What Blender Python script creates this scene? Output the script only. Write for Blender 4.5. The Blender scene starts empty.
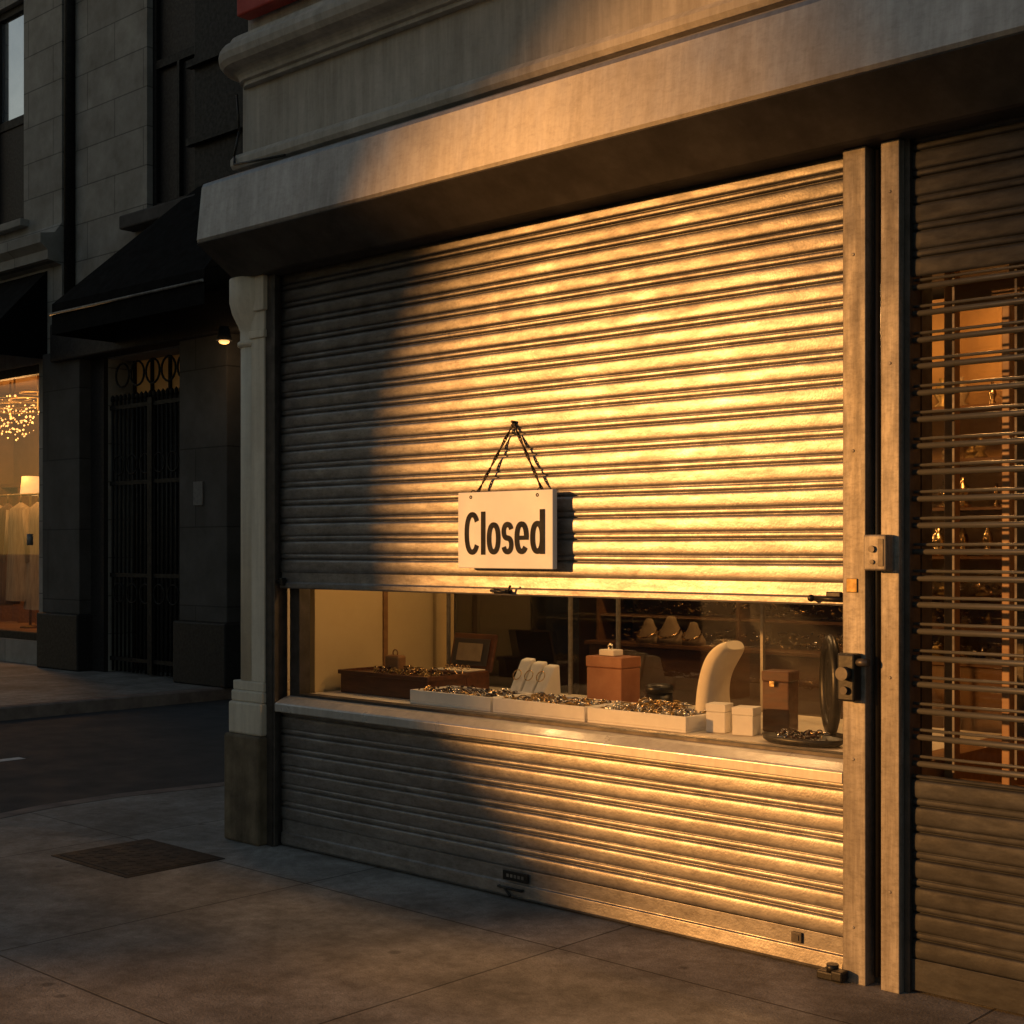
import bpy, bmesh, math, random
from mathutils import Vector, Matrix, noise
random.seed(7)
sc = bpy.context.scene
col = sc.collection
R = math.radians

# ------------------------------------------------------------------ materials
def new_mat(name):
    m = bpy.data.materials.new(name); m.use_nodes = True
    nt = m.node_tree; b = nt.nodes["Principled BSDF"]
    return m, nt, b

def mat(name, c1, c2=None, rough=0.6, metal=0.0, scale=6.0, stretch=(1,1,1), bump=0.0, bscale=None, rvar=0.1, grime=0.0, spec=None, streak=0.0, hood_shade=None, gst=(3.5,3.5,.6), sst=(6,6,.25), speck=0.0):
    m, nt, b = new_mat(name)
    L = nt.links.new
    geo = nt.nodes.new("ShaderNodeNewGeometry")
    mp = nt.nodes.new("ShaderNodeMapping"); mp.inputs["Scale"].default_value = stretch
    L(geo.outputs["Position"], mp.inputs[0])
    n = nt.nodes.new("ShaderNodeTexNoise"); n.inputs["Scale"].default_value = scale
    n.inputs["Detail"].default_value = 7; n.inputs["Roughness"].default_value = 0.62
    L(mp.outputs[0], n.inputs["Vector"])
    if c2 is None: c2 = tuple(x*0.72 for x in c1)
    r = nt.nodes.new("ShaderNodeValToRGB")
    r.color_ramp.elements[0].position = 0.33; r.color_ramp.elements[1].position = 0.68
    r.color_ramp.elements[0].color = (*c2, 1); r.color_ramp.elements[1].color = (*c1, 1)
    L(n.outputs[0], r.inputs[0])
    out = r.outputs[0]
    layers=[]
    if grime > 0: layers.append((1.7,gst,.38,.6,grime))
    if streak > 0: layers.append((5.0,sst,.42,.62,streak)); layers.append((34.0,(.6,1,1.4),.30,.50,streak*.8))
    if speck > 0: layers.append((75.0,(.5,1,1),.36,.50,speck)); layers.append((14.0,(1,1,1.5),.36,.56,speck*.8))
    for s_,st_,lo_,hi_,g_ in layers:
        n2 = nt.nodes.new("ShaderNodeTexNoise"); n2.inputs["Scale"].default_value = s_; n2.inputs["Detail"].default_value = 9
        n2.inputs["Roughness"].default_value = 0.7
        mp2 = nt.nodes.new("ShaderNodeMapping"); mp2.inputs["Scale"].default_value = st_
        L(geo.outputs["Position"], mp2.inputs[0]); L(mp2.outputs[0], n2.inputs["Vector"])
        r2 = nt.nodes.new("ShaderNodeValToRGB"); r2.color_ramp.elements[0].position = lo_; r2.color_ramp.elements[1].position = hi_
        r2.color_ramp.elements[0].color = (1-g_, 1-g_*1.05, 1-g_*1.1, 1); r2.color_ramp.elements[1].color = (1, 1, 1, 1)
        L(n2.outputs[0], r2.inputs[0])
        mx = nt.nodes.new("ShaderNodeMix"); mx.data_type = 'RGBA'; mx.blend_type = 'MULTIPLY'; mx.inputs[0].default_value = 1
        L(out, mx.inputs[6]); L(r2.outputs[0], mx.inputs[7]); out = mx.outputs[2]
    if hood_shade:   # shade below the hood painted into the base colour, fading downwards
        z0,z1,lo=hood_shade
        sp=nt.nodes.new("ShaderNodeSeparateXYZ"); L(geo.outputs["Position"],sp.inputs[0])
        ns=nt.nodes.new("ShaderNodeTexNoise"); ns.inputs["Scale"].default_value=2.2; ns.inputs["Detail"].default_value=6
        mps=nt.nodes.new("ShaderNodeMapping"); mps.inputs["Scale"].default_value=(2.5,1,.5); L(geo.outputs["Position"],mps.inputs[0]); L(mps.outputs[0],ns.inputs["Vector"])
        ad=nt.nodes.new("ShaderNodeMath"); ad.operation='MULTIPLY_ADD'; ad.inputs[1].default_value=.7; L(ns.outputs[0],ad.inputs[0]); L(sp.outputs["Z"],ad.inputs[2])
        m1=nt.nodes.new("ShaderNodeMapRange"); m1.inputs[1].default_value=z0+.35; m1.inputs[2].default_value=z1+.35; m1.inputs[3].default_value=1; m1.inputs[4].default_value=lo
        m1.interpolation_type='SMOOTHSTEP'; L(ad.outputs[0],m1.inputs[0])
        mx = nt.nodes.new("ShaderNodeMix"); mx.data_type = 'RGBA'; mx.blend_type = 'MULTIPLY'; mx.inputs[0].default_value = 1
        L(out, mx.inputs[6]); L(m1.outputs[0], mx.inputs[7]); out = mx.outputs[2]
    L(out, b.inputs["Base Color"])
    b.inputs["Metallic"].default_value = metal
    mr = nt.nodes.new("ShaderNodeMapRange"); mr.inputs[3].default_value = min(1, rough+rvar); mr.inputs[4].default_value = max(0.02, rough-rvar)
    mr.inputs[1].default_value = .3; mr.inputs[2].default_value = .7
    L(n.outputs[0], mr.inputs[0]); L(mr.outputs[0], b.inputs["Roughness"])
    if spec is not None: b.inputs["Specular IOR Level"].default_value = spec
    if bump > 0:
        n3 = nt.nodes.new("ShaderNodeTexNoise"); n3.inputs["Scale"].default_value = bscale or scale*6; n3.inputs["Detail"].default_value = 5
        L(geo.outputs["Position"], n3.inputs["Vector"])
        bp = nt.nodes.new("ShaderNodeBump"); bp.inputs["Strength"].default_value = bump; bp.inputs["Distance"].default_value = 0.01
        L(n3.outputs[0], bp.inputs["Height"]); L(bp.outputs[0], b.inputs["Normal"])
    return m

def emit(name, c, s):
    m, nt, b = new_mat(name)
    b.inputs["Base Color"].default_value = (*c, 1)
    b.inputs["Emission Color"].default_value = (*c, 1); b.inputs["Emission Strength"].default_value = s
    n = nt.nodes.new("ShaderNodeTexNoise"); n.inputs["Scale"].default_value = 3
    mr = nt.nodes.new("ShaderNodeMapRange"); mr.inputs[3].default_value = s*.6; mr.inputs[4].default_value = s*1.3
    nt.links.new(n.outputs[0], mr.inputs[0]); nt.links.new(mr.outputs[0], b.inputs["Emission Strength"])
    return m

def glass(name, refl=0.05, tint=(1,1,1), k=.6):
    m = bpy.data.materials.new(name); m.use_nodes = True; nt = m.node_tree; nt.nodes.clear()
    o = nt.nodes.new("ShaderNodeOutputMaterial"); t = nt.nodes.new("ShaderNodeBsdfTransparent"); g = nt.nodes.new("ShaderNodeBsdfGlossy")
    t.inputs[0].default_value = (*tint, 1); g.inputs["Roughness"].default_value = 0.02
    lw = nt.nodes.new("ShaderNodeLayerWeight"); lw.inputs[0].default_value=.5
    pw = nt.nodes.new("ShaderNodeMath"); pw.operation='POWER'; pw.inputs[1].default_value=4
    mul = nt.nodes.new("ShaderNodeMath"); mul.operation = 'MULTIPLY_ADD'; mul.inputs[1].default_value = k; mul.inputs[2].default_value = refl
    mx = nt.nodes.new("ShaderNodeMixShader")
    nt.links.new(lw.outputs["Facing"], pw.inputs[0]); nt.links.new(pw.outputs[0], mul.inputs[0]); nt.links.new(mul.outputs[0], mx.inputs[0])
    nt.links.new(t.outputs[0], mx.inputs[1]); nt.links.new(g.outputs[0], mx.inputs[2]); nt.links.new(mx.outputs[0], o.inputs[0])
    return m

def block_stone(name, c1, c2, bw, bh, rough=.85, axes="XZ", joint=.5, off=.5):
    m, nt, b = new_mat(name); L = nt.links.new
    geo = nt.nodes.new("ShaderNodeNewGeometry"); sp = nt.nodes.new("ShaderNodeSeparateXYZ"); cb = nt.nodes.new("ShaderNodeCombineXYZ")
    L(geo.outputs["Position"], sp.inputs[0]); L(sp.outputs["X"], cb.inputs[0]); L(sp.outputs["Z" if axes=="XZ" else "Y"], cb.inputs[1])
    br = nt.nodes.new("ShaderNodeTexBrick"); br.offset = off
    br.inputs["Scale"].default_value = 1; br.inputs["Brick Width"].default_value = bw; br.inputs["Row Height"].default_value = bh
    br.inputs["Mortar Size"].default_value = .008; br.inputs["Mortar Smooth"].default_value = .3
    L(cb.outputs[0], br.inputs["Vector"])
    br.inputs["Color1"].default_value = (*c1, 1); br.inputs["Color2"].default_value = (*c2, 1); br.inputs["Mortar"].default_value = (*[x*joint for x in c2], 1)
    n = nt.nodes.new("ShaderNodeTexNoise"); n.inputs["Scale"].default_value = 2.5; n.inputs["Detail"].default_value = 9; n.inputs["Roughness"].default_value = .65
    L(geo.outputs["Position"], n.inputs["Vector"])
    r = nt.nodes.new("ShaderNodeValToRGB"); r.color_ramp.elements[0].position = .3; r.color_ramp.elements[1].position = .7
    r.color_ramp.elements[0].color = (.6,.58,.55,1); r.color_ramp.elements[1].color = (1.1,1.1,1.1,1)
    L(n.outputs[0], r.inputs[0])
    mx = nt.nodes.new("ShaderNodeMix"); mx.data_type='RGBA'; mx.blend_type='MULTIPLY'; mx.inputs[0].default_value=1
    L(br.outputs[0], mx.inputs[6]); L(r.outputs[0], mx.inputs[7]); L(mx.outputs[2], b.inputs["Base Color"])
    b.inputs["Roughness"].default_value = rough
    n3 = nt.nodes.new("ShaderNodeTexNoise"); n3.inputs["Scale"].default_value = 60; n3.inputs["Detail"].default_value = 4
    L(geo.outputs["Position"], n3.inputs["Vector"])
    ad = nt.nodes.new("ShaderNodeMath"); ad.operation='MULTIPLY_ADD'; ad.inputs[1].default_value=.25
    inv = nt.nodes.new("ShaderNodeMath"); inv.operation='SUBTRACT'; inv.inputs[0].default_value=1; L(br.outputs[1], inv.inputs[1])
    L(n3.outputs[0], ad.inputs[0]); L(inv.outputs[0], ad.inputs[2])
    bp = nt.nodes.new("ShaderNodeBump"); bp.inputs["Strength"].default_value=.6; bp.inputs["Distance"].default_value=.008
    L(ad.outputs[0], bp.inputs["Height"]); L(bp.outputs[0], b.inputs["Normal"])
    return m

def paving(name):
    m, nt, b = new_mat(name); L = nt.links.new
    geo = nt.nodes.new("ShaderNodeNewGeometry"); mp = nt.nodes.new("ShaderNodeMapping")
    mp.inputs["Location"].default_value = (-.75+15.5, .45+15.2, 0)
    L(geo.outputs["Position"], mp.inputs[0])
    br = nt.nodes.new("ShaderNodeTexBrick"); br.offset = 0; br.inputs["Scale"].default_value = 1
    br.inputs["Brick Width"].default_value = 1.55; br.inputs["Row Height"].default_value = 1.52
    br.inputs["Mortar Size"].default_value = .006; br.inputs["Mortar Smooth"].default_value = .4
    br.inputs["Color1"].default_value=(.32,.305,.285,1); br.inputs["Color2"].default_value=(.255,.243,.228,1); br.inputs["Mortar"].default_value=(.09,.083,.076,1)
    L(mp.outputs[0], br.inputs["Vector"])
    def nz(s, d=8, ro=.65):
        n = nt.nodes.new("ShaderNodeTexNoise"); n.inputs["Scale"].default_value=s; n.inputs["Detail"].default_value=d; n.inputs["Roughness"].default_value=ro
        L(geo.outputs["Position"], n.inputs["Vector"]); return n
    cur = br.outputs[0]
    for s, lo, hi, a, bb in ((1.3,.35,.65,.5,1.15),(6,.35,.62,.72,1.1),(22,.3,.6,.75,1.1),(120,.3,.55,.7,1.1)):
        n = nz(s); r = nt.nodes.new("ShaderNodeValToRGB"); r.color_ramp.elements[0].position=lo; r.color_ramp.elements[1].position=hi
        r.color_ramp.elements[0].color=(a,a*.98,a*.95,1); r.color_ramp.elements[1].color=(bb,bb,bb,1); L(n.outputs[0], r.inputs[0])
        mx = nt.nodes.new("ShaderNodeMix"); mx.data_type='RGBA'; mx.blend_type='MULTIPLY'; mx.inputs[0].default_value=1
        L(cur, mx.inputs[6]); L(r.outputs[0], mx.inputs[7]); cur = mx.outputs[2]
    vo = nt.nodes.new("ShaderNodeTexVoronoi"); vo.inputs["Scale"].default_value=2.3; L(geo.outputs["Position"], vo.inputs["Vector"])
    r = nt.nodes.new("ShaderNodeValToRGB"); r.color_ramp.elements[0].position=.04; r.color_ramp.elements[1].position=.07
    r.color_ramp.elements[0].color=(.5,.5,.5,1); r.color_ramp.elements[1].color=(1,1,1,1); L(vo.outputs[0], r.inputs[0])
    mx = nt.nodes.new("ShaderNodeMix"); mx.data_type='RGBA'; mx.blend_type='MULTIPLY'; mx.inputs[0].default_value=1
    L(cur, mx.inputs[6]); L(r.outputs[0], mx.inputs[7]); cur = mx.outputs[2]
    L(cur, b.inputs["Base Color"]); b.inputs["Roughness"].default_value=.72
    n = nz(90,6); inv = nt.nodes.new("ShaderNodeMath"); inv.operation='MULTIPLY_ADD'; inv.inputs[1].default_value=-3; L(br.outputs[1], inv.inputs[0]); L(n.outputs[0], inv.inputs[2])
    bp = nt.nodes.new("ShaderNodeBump"); bp.inputs["Strength"].default_value=.4; bp.inputs["Distance"].default_value=.006
    L(inv.outputs[0], bp.inputs["Height"]); L(bp.outputs[0], b.inputs["Normal"])
    return m

M = {}
M['slat'] = mat("galvanised_steel", (.44,.43,.425), (.33,.32,.315), rough=.40, metal=.62, scale=8, stretch=(.7,1,3.5), bump=.07, bscale=110, grime=.22, streak=.2, rvar=.06, hood_shade=(2.1,2.95,.36), gst=(1.2,1.2,1.6), sst=(1.4,1,5), speck=.22)
M['slat2'] = mat("dull_shaded_steel", (.070,.074,.080), (.045,.048,.052), rough=.6, metal=.15, scale=9, stretch=(.8,1,3), bump=.06, bscale=80, grime=.3, streak=.25, spec=.25, gst=(1.2,1.2,1.6), sst=(1.4,1,5))  # dull grey, darkened further to stand in for weaker sun on this side
M['rod'] = mat("grille_steel", (.17,.175,.18), (.11,.113,.117), rough=.42, metal=.6, scale=14)
M['rail'] = mat("painted_rail", (.42,.40,.375), (.32,.30,.28), rough=.5, metal=.25, scale=11, stretch=(2,2,.5), bump=.05, bscale=60, grime=.4, streak=.35, rvar=.06, speck=.2)
M['darkrail'] = mat("dark_rail", (.10,.09,.085), (.05,.045,.04), rough=.5, metal=.5, scale=12)
M['hood'] = mat("housing_metal", (.46,.45,.44), (.38,.37,.36), rough=.38, metal=.55, scale=4, stretch=(2,1,.8), bump=.01, bscale=20, grime=.2, streak=.15, rvar=.05, gst=(1.6,1.6,1), speck=.10)
M['soffit_shade'] = mat("soffit_shade_metal", (.10,.093,.085), (.06,.055,.05), rough=.6, metal=.2, scale=4, grime=.3)
M['sill'] = mat("sill_metal", (.70,.68,.64), (.60,.58,.54), rough=.35, metal=.35, scale=8, bump=.02, grime=.12, streak=.12)
M['stone'] = mat("cream_stone", (.60,.57,.52), (.49,.465,.42), rough=.85, scale=4, stretch=(1,1,.6), bump=.10, bscale=50, grime=.26, streak=.14)
M['column'] = mat("cream_column", (.82,.75,.62), (.70,.63,.52), rough=.8, scale=4, stretch=(1,1,.6), bump=.08, bscale=50, grime=.2, streak=.10)
M['stonebase'] = mat("stained_plinth", (.24,.185,.12), (.11,.085,.055), rough=.85, scale=7, bump=.4, bscale=35, grime=.4)
M['black'] = mat("black_metal", (.03,.028,.026), (.015,.015,.015), rough=.4, metal=.4, scale=20, bump=.05)
M['iron'] = mat("wrought_iron", (.02,.02,.02), (.01,.01,.01), rough=.6, metal=.1, scale=20, spec=.2)
M['white'] = mat("sign_white", (.86,.89,.93), (.80,.83,.87), rough=.6, scale=4, bump=.02)
M['ink'] = mat("sign_ink", (.012,.014,.02), (.008,.009,.012), rough=.7, scale=10, spec=.2)
M['chain'] = mat("dark_chain", (.06,.045,.035), (.03,.025,.02), rough=.5, metal=.5, scale=40)
M['brass'] = mat("brass", (.30,.20,.07), (.2,.13,.04), rough=.5, metal=.6, scale=30)
M['gold'] = mat("gold_jewellery", (.75,.53,.27), (.45,.31,.15), rough=.25, metal=1, scale=60)
M['silver'] = mat("silver_jewellery", (.7,.69,.68), (.5,.49,.48), rough=.2, metal=1, scale=60)
M['bead'] = mat("dark_bead", (.06,.03,.02), (.02,.01,.01), rough=.2, scale=60)
M['traywhite'] = mat("tray_linen", (.82,.80,.77), (.75,.73,.70), rough=.7, scale=15, bump=.03)
M['linen'] = mat("display_linen", (.72,.66,.56), (.65,.59,.50), rough=.85, scale=20, bump=.05, bscale=200)
M['tanlinen'] = mat("tan_linen", (.26,.19,.11), (.21,.15,.09), rough=.85, scale=20)
M['walnut'] = mat("walnut_wood", (.13,.05,.02), (.06,.022,.01), rough=.4, scale=6, stretch=(1,6,6))
M['tan'] = mat("tan_leather", (.34,.145,.075), (.27,.11,.055), rough=.6, scale=12, bump=.06, bscale=120)
M['beige'] = mat("beige_wall", (.58,.45,.24), (.52,.40,.21), rough=.8, scale=3)
M['shelf'] = mat("shelf_wood", (.30,.16,.065), (.20,.10,.04), rough=.45, scale=5, stretch=(1,5,5))
M['cabinet'] = mat("cabinet_wood", (.15,.075,.032), (.09,.045,.02), rough=.35, scale=5, stretch=(1,5,5))
M['darkwall'] = mat("dark_interior", (.05,.04,.035), (.03,.025,.02), rough=.6, scale=3)
M['floor'] = mat("shop_floor", (.16,.10,.06), (.10,.06,.04), rough=.4, scale=4)
M['glass'] = glass("shop_glass", .06, (.94,.94,.92), .5)
M['mirrorglass'] = mat("dark_window_glass", (.02,.022,.025), (.015,.016,.02), rough=.05, rvar=0, scale=2, spec=.7)
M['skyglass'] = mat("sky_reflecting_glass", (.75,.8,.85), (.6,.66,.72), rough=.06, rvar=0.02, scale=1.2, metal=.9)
M['farstone'] = block_stone("far_stone", (.36,.345,.315), (.315,.30,.275), 1.3, .48)
M['farpier'] = block_stone("far_pier", (.085,.08,.076), (.068,.064,.062), 2.2, .9)
M['granite'] = mat("dark_granite", (.03,.028,.027), (.02,.018,.018), rough=.6, scale=30, spec=.25)
M['canvas'] = mat("black_canvas", (.007,.007,.008), (.005,.005,.005), rough=.95, scale=8, bump=.1, spec=.1)
M['asphalt'] = mat("asphalt", (.045,.045,.048), (.03,.03,.032), rough=.8, scale=3, bump=.7, bscale=140)
M['kerb'] = mat("kerb_stone", (.24,.18,.15), (.14,.10,.085), rough=.85, scale=6, bump=.4)
M['paint'] = mat("road_paint", (.7,.7,.68), (.5,.5,.48), rough=.8, scale=12)
M['paving'] = paving("concrete_paving")
M['red'] = mat("red_paint", (.5,.05,.03), (.35,.03,.02), rough=.6)
M['brick'] = block_stone("street_stone", (.28,.2,.15), (.22,.16,.12), .6, .2)
M['glow'] = emit("warm_lamp", (1,.5,.16), 1.7)
M['glowdim'] = emit("lit_transom", (1,.5,.15), .010)
M['cloth'] = mat("cream_cloth", (.48,.36,.22), (.28,.2,.12), rough=.9, scale=5, stretch=(4,4,.7))
M['cloth2'] = mat("brown_cloth", (.20,.10,.05), (.09,.05,.025), rough=.9, scale=5, stretch=(4,4,.7))
M['paper'] = mat("notice_paper", (.2,.19,.18), (.13,.13,.13), rough=.8, scale=25)
M['ledge'] = mat("grey_ledge", (.06,.055,.053), (.04,.036,.035), rough=.8, scale=5)

# ------------------------------------------------------------------ builder
class B:
    def __init__(s): s.v=[]; s.f=[]; s.mi=[]; s.sm=[]
    def add(s, vs, fs, mi=0, smooth=False):
        o=len(s.v); s.v += [Vector(v) for v in vs]
        for f in fs: s.f.append([o+i for i in f]); s.mi.append(mi); s.sm.append(smooth)
        return s
    def box(s,x0,x1,y0,y1,z0,z1,mi=0,rot=0,tilt=0,b=0.0):
        cx,cy=(x0+x1)/2,(y0+y1)/2
        bm=bmesh.new(); bmesh.ops.create_cube(bm,size=1)
        for v in bm.verts: v.co=Vector((v.co.x*(x1-x0),v.co.y*(y1-y0),v.co.z*(z1-z0)))
        if b>0: bmesh.ops.bevel(bm,geom=list(bm.edges),offset=b,segments=2,affect='EDGES',profile=.5)
        mt=Matrix.Translation((cx,cy,(z0+z1)/2))@Matrix.Rotation(rot,4,'Z')@Matrix.Rotation(tilt,4,'X')
        s.frombm(bm,mt,mi); return s
    def frombm(s,bm,mt=Matrix(),mi=0,smooth=False):
        bm.verts.ensure_lookup_table(); bm.verts.index_update()
        s.add([mt@v.co for v in bm.verts],[[v.index for v in f.verts] for f in bm.faces],mi,smooth); bm.free(); return s
    def cyl(s,p0,p1,r0,r1=None,n=12,mi=0,smooth=True):
        p0,p1=Vector(p0),Vector(p1); r1=r0 if r1 is None else r1
        d=(p1-p0); q=d.normalized().to_track_quat('Z','Y').to_matrix()
        vs=[];
        for p,r in((p0,r0),(p1,r1)):
            for i in range(n):
                a=2*math.pi*i/n; vs.append(p+q@Vector((math.cos(a)*r,math.sin(a)*r,0)))
        s.add(vs,[[i,(i+1)%n,n+(i+1)%n,n+i] for i in range(n)],mi,smooth)
        s.add(vs[:n],[list(range(n))[::-1]],mi); s.add(vs[n:],[list(range(n))],mi); return s
    def lathe(s,c,prof,n=24,mi=0,sx=1,sy=1):
        c=Vector(c); vs=[]
        for r,z in prof:
            for i in range(n):
                a=2*math.pi*i/n; vs.append(c+Vector((math.cos(a)*r*sx,math.sin(a)*r*sy,z)))
        fs=[[k*n+i,k*n+(i+1)%n,(k+1)*n+(i+1)%n,(k+1)*n+i] for k in range(len(prof)-1) for i in range(n)]
        s.add(vs,fs,mi,True); s.add(vs[:n],[list(range(n))[::-1]],mi); s.add(vs[-n:],[list(range(n))],mi); return s
    def ball(s,c,r,mi=0,sub=2,sc3=(1,1,1)):
        bm=bmesh.new(); bmesh.ops.create_icosphere(bm,subdivisions=sub,radius=r)
        return s.frombm(bm,Matrix.Translation(c)@Matrix.Diagonal((*sc3,1)),mi,True)
    def torus(s,c,R0,r,mt=Matrix(),n=14,k=6,mi=0,sx=1):
        vs=[];c=Vector(c)
        for i in range(n):
            a=2*math.pi*i/n
            for j in range(k):
                b=2*math.pi*j/k
                vs.append(c+(mt.to_3x3()@Vector(((R0+r*math.cos(b))*math.cos(a)*sx,(R0+r*math.cos(b))*math.sin(a),r*math.sin(b)))))
        s.add(vs,[[i*k+j,((i+1)%n)*k+j,((i+1)%n)*k+(j+1)%k,i*k+(j+1)%k] for i in range(n) for j in range(k)],mi,True); return s
    def extx(s,prof,x0,x1,mi=0,smooth=False):
        n=len(prof); vs=[(x0,y,z) for y,z in prof]+[(x1,y,z) for y,z in prof]
        s.add(vs,[[i,(i+1)%n,n+(i+1)%n,n+i] for i in range(n)],mi,smooth)
        s.add(vs[:n],[list(range(n))[::-1]],mi); s.add(vs[n:],[list(range(n))],mi); return s
    def plane(s,x0,x1,y,z0,z1,mi=0): return s.add([(x0,y,z0),(x1,y,z0),(x1,y,z1),(x0,y,z1)],[[0,1,2,3]],mi)
    def holes(s,x0,x1,z0,z1,hs,y0,y1,mi=0):
        xs=sorted({x0,x1,*[h[0] for h in hs],*[h[1] for h in hs]}); zs=sorted({z0,z1,*[h[2] for h in hs],*[h[3] for h in hs]})
        xs=[x for x in xs if x0<=x<=x1]; zs=[z for z in zs if z0<=z<=z1]
        def inh(x,z): return any(h[0]<x<h[1] and h[2]<z<h[3] for h in hs)
        nx,nz=len(xs)-1,len(zs)-1
        solid=[[not inh((xs[i]+xs[i+1])/2,(zs[j]+zs[j+1])/2) for j in range(nz)] for i in range(nx)]
        for i in range(nx):
            for j in range(nz):
                if not solid[i][j]: continue
                a,b,c,d=xs[i],xs[i+1],zs[j],zs[j+1]
                s.add([(a,y0,c),(b,y0,c),(b,y0,d),(a,y0,d)],[[0,1,2,3]],mi); s.add([(a,y1,c),(b,y1,c),(b,y1,d),(a,y1,d)],[[3,2,1,0]],mi)
                for di,dj,q in ((-1,0,[(a,y0,c),(a,y0,d),(a,y1,d),(a,y1,c)]),(1,0,[(b,y0,c),(b,y1,c),(b,y1,d),(b,y0,d)]),(0,-1,[(a,y0,c),(a,y1,c),(b,y1,c),(b,y0,c)]),(0,1,[(a,y0,d),(b,y0,d),(b,y1,d),(a,y1,d)])):
                    ii,jj=i+di,j+dj
                    if not(0<=ii<nx and 0<=jj<nz and solid[ii][jj]): s.add(q,[[0,1,2,3]],mi)
        return s
    def make(s,name,mats,parent=None,label=None,cat=None,bevel=0,group=None,kind=None,fix=True):
        xs=[v.x for v in s.v]; ys=[v.y for v in s.v]; zs=[v.z for v in s.v]
        o=Vector(((min(xs)+max(xs))/2,(min(ys)+max(ys))/2,min(zs)))
        me=bpy.data.meshes.new(name); me.from_pydata([v-o for v in s.v],[],s.f)
        if not isinstance(mats,(list,tuple)): mats=[mats]
        for m in mats: me.materials.append(m)
        for p,mi,sm in zip(me.polygons,s.mi,s.sm): p.material_index=mi; p.use_smooth=sm
        if fix:
            bm=bmesh.new(); bm.from_mesh(me); bmesh.ops.remove_doubles(bm,verts=bm.verts,dist=1e-6); bmesh.ops.recalc_face_normals(bm,faces=bm.faces); bm.to_mesh(me); bm.free()
        ob=bpy.data.objects.new(name,me); col.objects.link(ob); ob.location=o
        if parent is not None:
            ob.parent=parent; ob.location=o-base(parent)
        if bevel>0:
            md=ob.modifiers.new("bevel",'BEVEL'); md.width=bevel; md.segments=2; md.limit_method='ANGLE'; md.angle_limit=R(40)
        tag(ob,label,cat,group,kind); return ob
def base(o):
    p=Vector(o.location)
    while o.parent: o=o.parent; p+=o.location
    return p
def tag(ob,label=None,cat=None,group=None,kind=None):
    if label: ob["label"]=label
    if cat: ob["category"]=cat
    if group: ob["group"]=group
    if kind: ob["kind"]=kind
def empty(name,loc,label,cat,group=None):
    e=bpy.data.objects.new(name,None); e.location=loc; e.empty_display_size=.2; col.objects.link(e); tag(e,label,cat,group); return e

# ------------------------------------------------------------------ ground, roads
b=B(); b.add([(-400,-400,-.145),(400,-400,-.145),(400,400,-.145),(-400,400,-.145)],[[0,1,2,3]]); b.make("ground",M['asphalt'],kind="structure",fix=False)
b=B(); b.add([(-7.4,-60,-.13),(-1.6,-60,-.13),(-1.6,60,-.13),(-7.4,60,-.13)],[[0,1,2,3]]); b.add([(-60,-14,-.134),(60,-14,-.134),(60,-4.7,-.134),(-60,-4.7,-.134)],[[0,1,2,3]])
b.make("road",M['asphalt'],kind="structure",fix=False)
def slab(name,outline,z0,z1,m):
    n=len(outline); bb=B()
    vs=[(x,y,z0) for x,y in outline]+[(x,y,z1) for x,y in outline]
    bb.add(vs,[[i,(i+1)%n,n+(i+1)%n,n+i] for i in range(n)]); bb.add(vs[n:],[list(range(n))]); return bb.make(name,m,kind="structure")
def arc(cx,cy,r,a0,a1,n=24): return [(cx+r*math.cos(R(a0+(a1-a0)*i/n)),cy+r*math.sin(R(a0+(a1-a0)*i/n))) for i in range(n+1)]
outer=[(-1.80,60),(-1.80,1.6),(-1.84,1.2),(-1.93,.7),(-2.02,.2),(-2.0,-.3),(-1.86,-.9),(-1.6,-1.5)]+arc(2.4,-.6,4.15,195,270)+[(60,-4.75)]
def inset(pts,w):
    out=[]
    for i,p in enumerate(pts):
        a=Vector(pts[max(i-1,0)]); c=Vector(pts[min(i+1,len(pts)-1)]); d=(c-a).normalized(); out.append((p[0]-d.y*w,p[1]+d.x*w))
    return out
inner=inset(outer,.15)
slab("sidewalk",inner+[(60,60)],-.14,0,M['paving'])
def kerb(outer,inner):
    bb=B(); n=len(outer)
    for i in range(n-1):
        o0,o1,i0,i1=outer[i],outer[i+1],inner[i],inner[i+1]
        bb.add([(*o0,-.14),(*o1,-.14),(*o1,-.012),(*o0,-.012)],[[0,1,2,3]])
        c0=tuple(o0[k]*.85+i0[k]*.15 for k in (0,1)); c1=tuple(o1[k]*.85+i1[k]*.15 for k in (0,1))
        bb.add([(*o0,-.012),(*o1,-.012),(*c1,.003),(*c0,.003)],[[0,1,2,3]])
        bb.add([(*c0,.003),(*c1,.003),(*i1,.003),(*i0,.003)],[[0,1,2,3]])
        bb.add([(*i0,.003),(*i1,.003),(*i1,-.14),(*i0,-.14)],[[0,1,2,3]])
    return bb.make("kerb",M['kerb'],kind="structure")
kerb(outer,inner)
outer=[(-60,-4.6)]+arc(-10.1,-1.6,3,270,360)+[(-7.1,60)]; inner=[(-60,-4.44)]+arc(-10.1,-1.6,2.84,270,360)+[(-7.26,60)]
slab("sidewalk",inner+[(-60,60)],-.14,0,M['paving']); kerb(outer,inner)
b=B(); 
for y0 in (-6.0,-2.5,3.9,7.3): b.add([(-4.72,y0,-.126),(-4.6,y0,-.126),(-4.6,y0+1.9,-.126),(-4.72,y0+1.9,-.126)],[[0,1,2,3]])
b.add([(-4.72,-.9,-.126),(-4.6,-.9,-.126),(-4.6,1.0,-.126),(-4.72,1.0,-.126)],[[0,1,2,3]])
b.make("lane_marking",M['paint'],kind="structure",fix=False)
cov=empty("utility_cover",(-.3,-.68,0),"dark rectangular steel utility cover set into the pavement","utility cover")
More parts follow.
